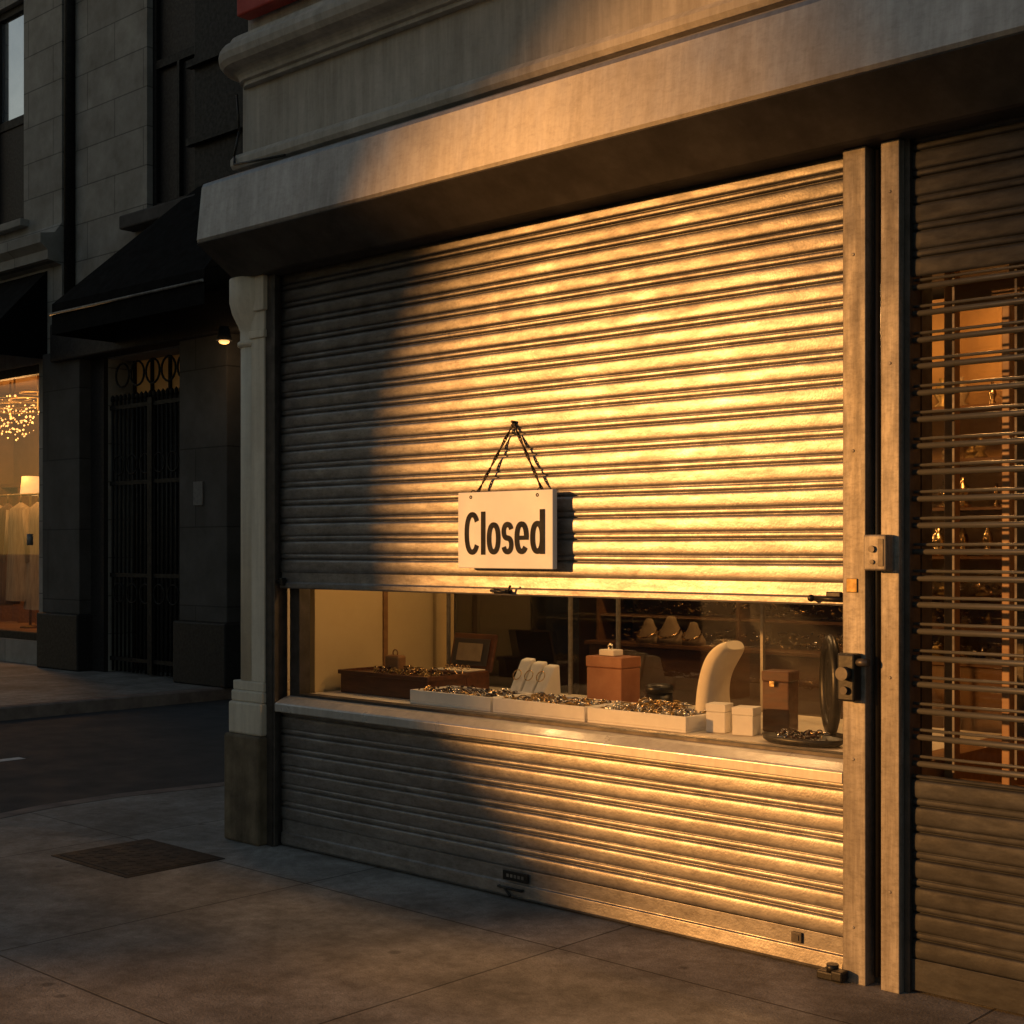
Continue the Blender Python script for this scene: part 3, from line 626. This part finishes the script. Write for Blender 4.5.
b=B(); b.torus(mc,.135,.022,MR@Matrix.Rotation(R(90),4,'X')@Matrix.Rotation(R(90),4,'Z'),n=40,k=8,sx=1.3); b.torus(mc,.075,.008,MR@Matrix.Rotation(R(90),4,'X')@Matrix.Rotation(R(90),4,'Z'),n=30,k=6,sx=1.3); b.make("frame",M['black'],e)
b=B(); bm=bmesh.new(); bmesh.ops.create_cone(bm,cap_ends=True,segments=32,radius1=.13,radius2=.13,depth=.012)
b.frombm(bm,Matrix.Translation(mc)@MR@Matrix.Rotation(R(90),4,'X')@Matrix.Diagonal((1,1.3,1,1))); b.make("mirror_back",M['iron'],e)
b=B(); b.lathe((2.975,.44,PZ+.001),[(.08,0),(.075,.012),(.02,.025)],n=20); b.make("foot",M['iron'],e)
random.seed(11)
for x,y,s in ((.92,1.94,.7),(1.07,1.95,.8),(1.22,1.96,.65)):
    e=empty("necklace_stand",(x,y,1.006),"low pale cone stand draped with a necklace on a cabinet","display stand",group="cone stands on the cabinet")
    b=B(); b.lathe((x,y,1.006),[(.13*s,0),(.12*s,.03),(.085*s,.10*s),(.05*s,.16*s),(.04*s,.19*s),(.02*s,.20*s)],n=20,sy=.5); b.make("stand_body",M['tanlinen'],e)
    b=B(); b.torus((x,y-.02,1.006+.09*s),.085*s,.006,Matrix.Rotation(R(30),4,'X'),n=20); b.make("necklace",M['gold'],e)
for z,y,n_ in ((1.006,2.05,300),(1.165,2.1,260),(1.315,2.1,240)):
    jewel_pile(1.95,y,2.7,.22,z,n_,[0,1,0,3],lab="glittering jewellery laid on a cabinet shelf",hh=.085)

# ------------------------------------------------------------------ far building
fbd=empty("stone_corner_building",(-10,4.8,0),"shadowed grey stone building with lit storefront and iron gate","building")
b=B()
HL=[(-16.5,-11.42,.32,4.02),(-12.75,-11.83,6.0,9.0)]
b.holes(-24,-10.83,0,15,HL,4.8,5.1)
b.make("wall",M['farstone'],fbd)
HR=[(-9.9,-8.03,0,3.95),(-9.02,-7.93,5.68,9.2)]
b=B(); b.holes(-10.82,-6.3,0,15,HR,4.92,5.3); b.box(-24,-6.4,9,9.3,0,15).box(-6.6,-6.3,5.31,9,0,15).box(-24,-6.4,5.31,9,14.8,15); b.make("wall",M['farstone'],fbd)
b=B(); b.cyl((-10.74,4.86,4.5),(-10.74,4.86,14),.07,n=12); b.make("drainpipe",M['iron'],fbd)
b=B(); b.extx([(4.8,5.25),(4.6,5.3),(4.6,5.42),(4.5,5.5),(4.5,5.62),(4.7,5.66),(4.8,5.8)],-24,-10.83); b.make("belt_course",M['farstone'],fbd)
b=B(); b.box(-12.75,-12.69,4.88,4.96,6,9).box(-11.89,-11.83,4.88,4.96,6,9).box(-12.69,-11.89,4.88,4.96,7.35,7.47).box(-12.69,-11.89,4.88,4.96,6,6.08).box(-12.69,-11.89,4.88,4.96,8.9,9); wf=b.make("window_frame",M['iron'],fbd)
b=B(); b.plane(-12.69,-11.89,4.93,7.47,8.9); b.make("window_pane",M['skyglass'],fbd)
b=B(); b.plane(-12.69,-11.89,4.90,6.08,7.35); b.make("window_pane",M['granite'],fbd)
b=B(); b.box(-12.9,-11.7,4.68,4.8,5.88,5.98); b.make("window_sill",M['farstone'],fbd,bevel=.01)
b=B(); b.box(-9.02,-8.94,5.0,5.1,5.68,9.2).box(-8.01,-7.93,5.0,5.1,5.68,9.2).box(-8.94,-8.01,5.0,5.1,7.4,7.5).box(-8.94,-8.01,5.0,5.1,5.68,5.76).box(-8.5,-8.45,5.0,5.08,5.76,7.4); b.make("window_frame",M['iron'],fbd)
b=B(); b.plane(-8.94,-8.01,5.06,5.76,9.2); b.make("window_pane",M['granite'],fbd)
b=B(); b.box(-9.3,-7.7,4.7,4.92,5.45,5.62); b.make("window_sill",M['ledge'],fbd,bevel=.02)
b=B(); b.box(-7.85,-6.3,4.80,4.92,5.6,14.5,b=.01); 
for z in (6.2,7.1,8.0): b.box(-7.9,-6.3,4.72,4.80,z,z+.08)
b.make("shutter_panel",M['iron'],fbd)
for x0,x1,y0 in ((-11.15,-10.22,4.70),(-8.03,-7.1,4.72)):
    b=B(); b.box(x0,x1,y0,4.92,.72,4.1); b.make("pier",M['farpier'],fbd,bevel=.01)
    b=B(); b.box(x0-.05,x1+.05,y0-.06,4.92,0,.72); b.make("pier_base",M['granite'],fbd,bevel=.02)
b=B(); b.box(-10.82,-6.3,4.62,4.92,3.96,4.45); b.make("lintel_shade",M['granite'],fbd,bevel=.02)  # dark band put in for the shaded wall below the awnings
b=B(); b.box(-10.22,-9.905,4.86,4.92,0,3.96); b.make("door_jamb",M['granite'],fbd)
gt=B(); GY=4.96
for i in range(20):
    x=-9.86+i*.094; gt.cyl((x,GY,0.02),(x,GY,3.4),.016,n=6); gt.ball((x,GY,3.44),.03,sub=1,sc3=(1,1,1.8))
for z in (.15,1.2,2.35,3.3): gt.box(-9.9,-8.03,GY-.02,GY+.02,z,z+.05)
for i in range(6): gt.torus((-9.7+i*.3,GY-.01,2.6),.12,.012,Matrix.Rotation(R(90),4,'X'),n=16,k=5); gt.torus((-9.7+i*.3,GY-.01,1.0),.12,.012,Matrix.Rotation(R(90),4,'X'),n=16,k=5)
for i in range(5): gt.torus((-9.62+i*.34,GY-.01,3.72),.15,.014,Matrix.Rotation(R(90),4,'X'),n=16,k=5)
gt.box(-9.02,-8.92,GY-.04,GY+.04,0.02,3.4)
gt.make("iron_gate",M['iron'],fbd)
b=B(); b.box(-9.9,-8.03,5.29,5.34,3.5,3.95); b.make("transom_window",M['glowdim'],fbd)
b=B(); b.box(-9.9,-8.03,5.35,5.4,0,3.5); b.make("inner_door",M['granite'],fbd)
for i in range(5):
    b=B(); b.box(-9.85+i*.4,-9.82+i*.4,5.24,5.28,3.5,3.95); b.make("transom_bar",M['iron'],fbd)
b=B(); b.box(-7.72,-7.54,4.70,4.715,2.05,2.32); b.make("notice",M['paper'],fbd)
b=B(); b.box(-16.5,-16.42,4.85,4.95,.32,4.02).box(-11.5,-11.42,4.85,4.95,.32,4.02).box(-16.42,-11.5,4.85,4.95,.32,.42).box(-16.42,-11.5,4.85,4.95,3.9,4.02)
b.make("storefront_frame",M['iron'],fbd)
b=B(); b.plane(-16.42,-11.5,4.9,.42,3.9); b.make("storefront_pane",M['glass'],fbd)
b=B(); b.box(-17.6,-11.2,7.6,7.7,.2,4.3); b.box(-11.3,-11.2,5.1,7.6,.2,4.3); b.box(-17.6,-17.5,5.1,7.6,.2,4.3); b.box(-17.6,-11.2,5.1,7.6,.2,.3); b.box(-17.6,-11.2,5.1,7.6,4.2,4.3)
b.make("storefront_interior",mat("storefront_plaster",(.42,.25,.10),(.33,.19,.07),rough=.8,scale=2),fbd)
b=B(); b.box(-17,-12.5,7.3,7.55,.3,2.6); 
for i in range(8): b.box(-17+i*.6,-16.96+i*.6,7.1,7.3,.3,2.6)
b.box(-17,-12.5,7.1,7.3,2.6,2.66)
b.make("storefront_cupboard",M['shelf'],fbd)
b=B()
zt,zb=5.75,4.42; yf=3.8
vs=[(-9.27,yf,zb),(-6.2,yf,zb),(-6.2,4.82,zt),(-7.75,4.82,zt),(-9.27,4.82,zb)]
b.add(vs,[[0,1,2,3],[0,3,4]]); 
b.add([(-9.27,yf,zb),(-6.2,yf,zb),(-6.2,yf,zb-.36),(-9.27,yf,zb-.36)],[[0,1,2,3]]); b.add([(-9.27,yf,zb),(-9.27,4.82,zb),(-9.27,4.82,zb-.36),(-9.27,yf,zb-.36)],[[0,1,2,3]])
aw=b.make("awning",M['canvas'],fbd)
b=B(); b.cyl((-9.28,yf-.02,zb-.12),(-6.2,yf-.02,zb-.12),.016,n=8); b.make("awning_bar",M['rail'],aw)
b=B(); vs=[(-16.8,4.0,4.35),(-11.2,4.0,4.35),(-11.2,4.8,5.22),(-16.8,4.8,5.22)]; b.add(vs,[[0,1,2,3]]); b.add([(-11.2,4.0,4.35),(-11.2,4.8,5.22),(-11.2,4.8,4.35)],[[0,1,2]]); b.add([(-16.8,4.0,4.35),(-11.2,4.0,4.35),(-11.2,4.0,4.05),(-16.8,4.0,4.05)],[[0,1,2,3]]); b.add([(-11.2,4.0,4.35),(-11.2,4.8,4.35),(-11.2,4.8,4.05),(-11.2,4.0,4.05)],[[0,1,2,3]])
b.make("awning",M['canvas'],fbd)
lp=empty("wall_lamp",(-6.7,4.5,3.8),"small lit downlight under the black awning","lamp")
b=B(); b.cyl((-6.7,4.40,3.80),(-6.7,4.40,3.95),.09,.05); b.make("lamp_housing",M['iron'],lp)
b=B(); b.ball((-6.7,4.40,3.79),.06,sc3=(1,1,.5)); b.make("bulb",M['glow'],lp)
b=B(); b.cyl((-11.4,4.66,1.75),(-11.4,4.66,1.6),.04); b.make("door_handle",M['rail'],fbd)
def garment(x,y,m,w,l,lab):
    e=empty("hanging_coat",(x,y,.6),lab,"coat",group="coats hanging in the storefront")
    bb=B(); n=28; rings=[]; zt_=2.25
    prof=[(.05,0),(.16,-.03),(.40,-.10),(.46,-.3),(.44,-.7),(.5,-1.1),(.56,-l)]
    for r_,dz in prof:
        ring=[]
        for k in range(n):
            a=2*math.pi*k/n; f=1+.10*math.sin(a*5+x*3)*min(1,-dz*1.2)
            ring.append((x+math.cos(a)*r_*w*f,y+math.sin(a)*r_*w*.42*f,zt_+dz))
        rings.append(ring)
    vs=[v for r_ in rings for v in r_]
    bb.add(vs,[[q*n+k,q*n+(k+1)%n,(q+1)*n+(k+1)%n,(q+1)*n+k] for q in range(len(rings)-1) for k in range(n)],0,True)
    bb.make("coat_body",m,e)
    for s_ in (-1,1):
        bb=B(); bb.cyl((x+s_*.36*w,y,zt_-.12),(x+s_*.52*w,y-.04,zt_-.9),.09*w/.6,.06*w/.6,n=12); bb.make("sleeve",m,e)
    bb=B(); bb.cyl((x,y,zt_-.02),(x,y,zt_+.12),.01,n=6); bb.make("hanger_hook",M['brass'],e)
random.seed(8)
for i in range(7):
    garment(-12.2-i*.42,5.9+random.uniform(-.1,.1),M['cloth'] if i in (1,3,4,6) else M['cloth2'],random.uniform(.55,.7),random.uniform(1.45,1.75),"draped coat on a hanger in the lit storefront")
e=empty("clothes_rail",(-13.5,5.9,.3),"brass clothes rail in the lit storefront","clothes rail")
b=B(); b.cyl((-15.2,5.9,2.37),(-11.8,5.9,2.37),.018,n=8).cyl((-15.2,5.9,.3),(-15.2,5.9,2.37),.018,n=8).cyl((-11.8,5.9,.3),(-11.8,5.9,2.37),.018,n=8); b.make("rail_frame",M['brass'],e)
random.seed(5)
for x,y in ((-13.3,5.8),(-14.2,5.9),(-15.1,6.3)):
    e=empty("chandelier",(x,y,3.4),"glowing glass bead chandelier hanging in the storefront","chandelier",group="storefront chandeliers")
    b=B(); b.torus((x,y,3.75),.4,.02,n=28).torus((x,y,3.85),.25,.02,n=24).cyl((x,y,3.6),(x,y,4.2),.015); b.make("chandelier_frame",M['brass'],e)
    b=B()
    for k in range(60):
        a=random.uniform(0,6.28); rr=random.uniform(.1,.5)
        b.ball((x+rr*math.cos(a),y+rr*math.sin(a),3.78-random.uniform(0,.6)*(1-rr*.9)),random.uniform(.006,.020),sub=1)
    b.make("glass_drops",M['glow'],e)
e=empty("floor_lamp",(-14.84,6.5,.3),"lit floor lamp with cream shade in the storefront","lamp")
b=B(); b.cyl((-14.84,6.5,.3),(-14.84,6.5,2.4),.02).lathe((-14.84,6.5,.3),[(.16,0),(.15,.03),(.02,.05)],n=16); b.make("stand",M['brass'],e)
b=B(); b.lathe((-14.84,6.5,2.40),[(.16,0),(.13,.3)],n=20); b.make("lamp_shade",emit("lamp_shade",(1,.52,.18),1.0),e)
for zz,z2 in ((8.05,7.75),(7.9,7.2)):
    b=B(); P0=Vector((-20,3.2,zz)); P1=Vector((-2.5,2.2,z2+.3)); prev=None
    for i in range(25):
        t=i/24; p=P0.lerp(P1,t)-Vector((0,0,.5*4*t*(1-t)*.35))
        if prev is not None: b.cyl(prev,p,.012,n=6)
        prev=p
    b.make("overhead_wire",M['iron'],label="thin black overhead wire strung across the street",cat="wire",group="overhead wires")

# ------------------------------------------------------------------ unseen blocks across the street, outlines shaped to cast the evening shadow
AZ,EL=R(36),R(8.5)
sdir=Vector((-math.sin(AZ)*math.cos(EL),-math.cos(AZ)*math.cos(EL),math.sin(EL)))
hd=Vector((sdir.x,sdir.y,0)).normalized()*.8
def silhouette(T,poly,name,lab,wx0,wx1,top):
    o=sdir*T; g=-o.z-.1
    poly=[(x,g if z is None else z) for x,z in poly]
    b=B(); n=len(poly)
    vs=[Vector((x,0,z))+o for x,z in poly]; vs+= [v+hd for v in vs]
    b.add(vs,[[i,(i+1)%n,n+(i+1)%n,n+i] for i in range(n)]); b.add(vs[:n],[list(range(n))[::-1]]); b.add(vs[n:],[list(range(n))])
    b.box(o.x+wx0,o.x+wx1,o.y-9,o.y-.7,-.1,o.z+top)
    ob=empty(name,(o.x+(wx0+wx1)/2,o.y,0),lab,"building"); b.make("wall",M['brick'],ob)
    return ob,o
ob,o=silhouette(26,[(-34,None),(3.0,None),(2.85,-1.2),(2.45,-.1),(2.05,.30),(1.50,.80),(1.18,1.20),(1.08,1.7),(1.12,2.2),(1.26,2.6),(1.44,3.0),(1.62,3.4),(1.95,3.7),(2.7,4.2),(3.2,4.6),(3.4,11.5),(-34,11.5)],
  "shadow_blocker","unseen masonry building across the street, outline shaped to cast the shadow edge",-34,-9,11.3)  # outline follows the wanted shadow edge
for i in range(9):
    for j in range(3):
        x=o.x-28+i*3.1; z=2.2+j*3.6; b=B(); b.box(x,x+1.3,o.y+.02,o.y+.06,z,z+2.0); b.make("shadow_blocker_window",M['mirrorglass'],ob)
silhouette(46,[(4.9,None),(4.7,0.6),(4.3,1.6),(3.85,2.4),(3.35,3.0),(3.0,3.6),(2.85,5),(2.85,8.5),(20,8.5),(20,None)],"shadow_blocker","unseen masonry block added far across the street to dim the right side",8,20,8.3)  # added out of view so the sun fades at right and top

# ------------------------------------------------------------------ light
w=bpy.data.worlds.new("World"); sc.world=w; w.use_nodes=True; nt=w.node_tree
sky=nt.nodes.new("ShaderNodeTexSky"); sky.sky_type='NISHITA'; sky.sun_disc=False; sky.sun_elevation=EL
sky.sun_rotation=math.atan2(sdir.x,sdir.y); sky.dust_density=1.0; sky.air_density=1.2
bg=nt.nodes["Background"]; bg.inputs[1].default_value=.078; nt.links.new(sky.outputs[0],bg.inputs[0])
sl=bpy.data.lights.new("sun",'SUN'); sl.energy=4.4; sl.angle=R(1.5); sl.color=(1,.43,.105)
so=bpy.data.objects.new("sun",sl); col.objects.link(so); so.rotation_euler=(-sdir).to_track_quat('-Z','Y').to_euler(); so.location=(0,0,20)
def pt(name,loc,e,c=(1,.62,.3),r=.08):
    l=bpy.data.lights.new(name,'POINT'); l.energy=e; l.color=c; l.shadow_soft_size=r
    p=bpy.data.objects.new(name,l); p.location=loc; col.objects.link(p)
pt("display_lamp_light",(.9,.55,1.9),13,c=(1,.57,.22))
pt("display_lamp_light",(2.5,.55,1.9),10,c=(1,.57,.22))
pt("shop_lamp_light",(1.4,1.45,2.5),45,c=(1,.56,.22))
pt("shop_lamp_light",(3.1,1.3,2.7),70,c=(1,.50,.16))
pt("storefront_light",(-13.2,5.4,3.4),75,c=(1,.48,.15),r=.3)
pt("storefront_light",(-15.0,6.0,3.2),60,c=(1,.48,.15),r=.3)
pt("awning_light",(-6.7,4.40,3.65),3)

# ------------------------------------------------------------------ camera
cd=bpy.data.cameras.new("camera"); cd.sensor_width=36; cd.lens=1400/1024*36; cd.shift_y=37/1024; cd.clip_end=1500
co=bpy.data.objects.new("camera",cd); col.objects.link(co); co.location=(5.87,-4.55,1.55); co.rotation_euler=(R(90),0,R(42.93)); sc.camera=co
sc.view_settings.view_transform='Standard'; sc.view_settings.look='None'; sc.view_settings.exposure=0
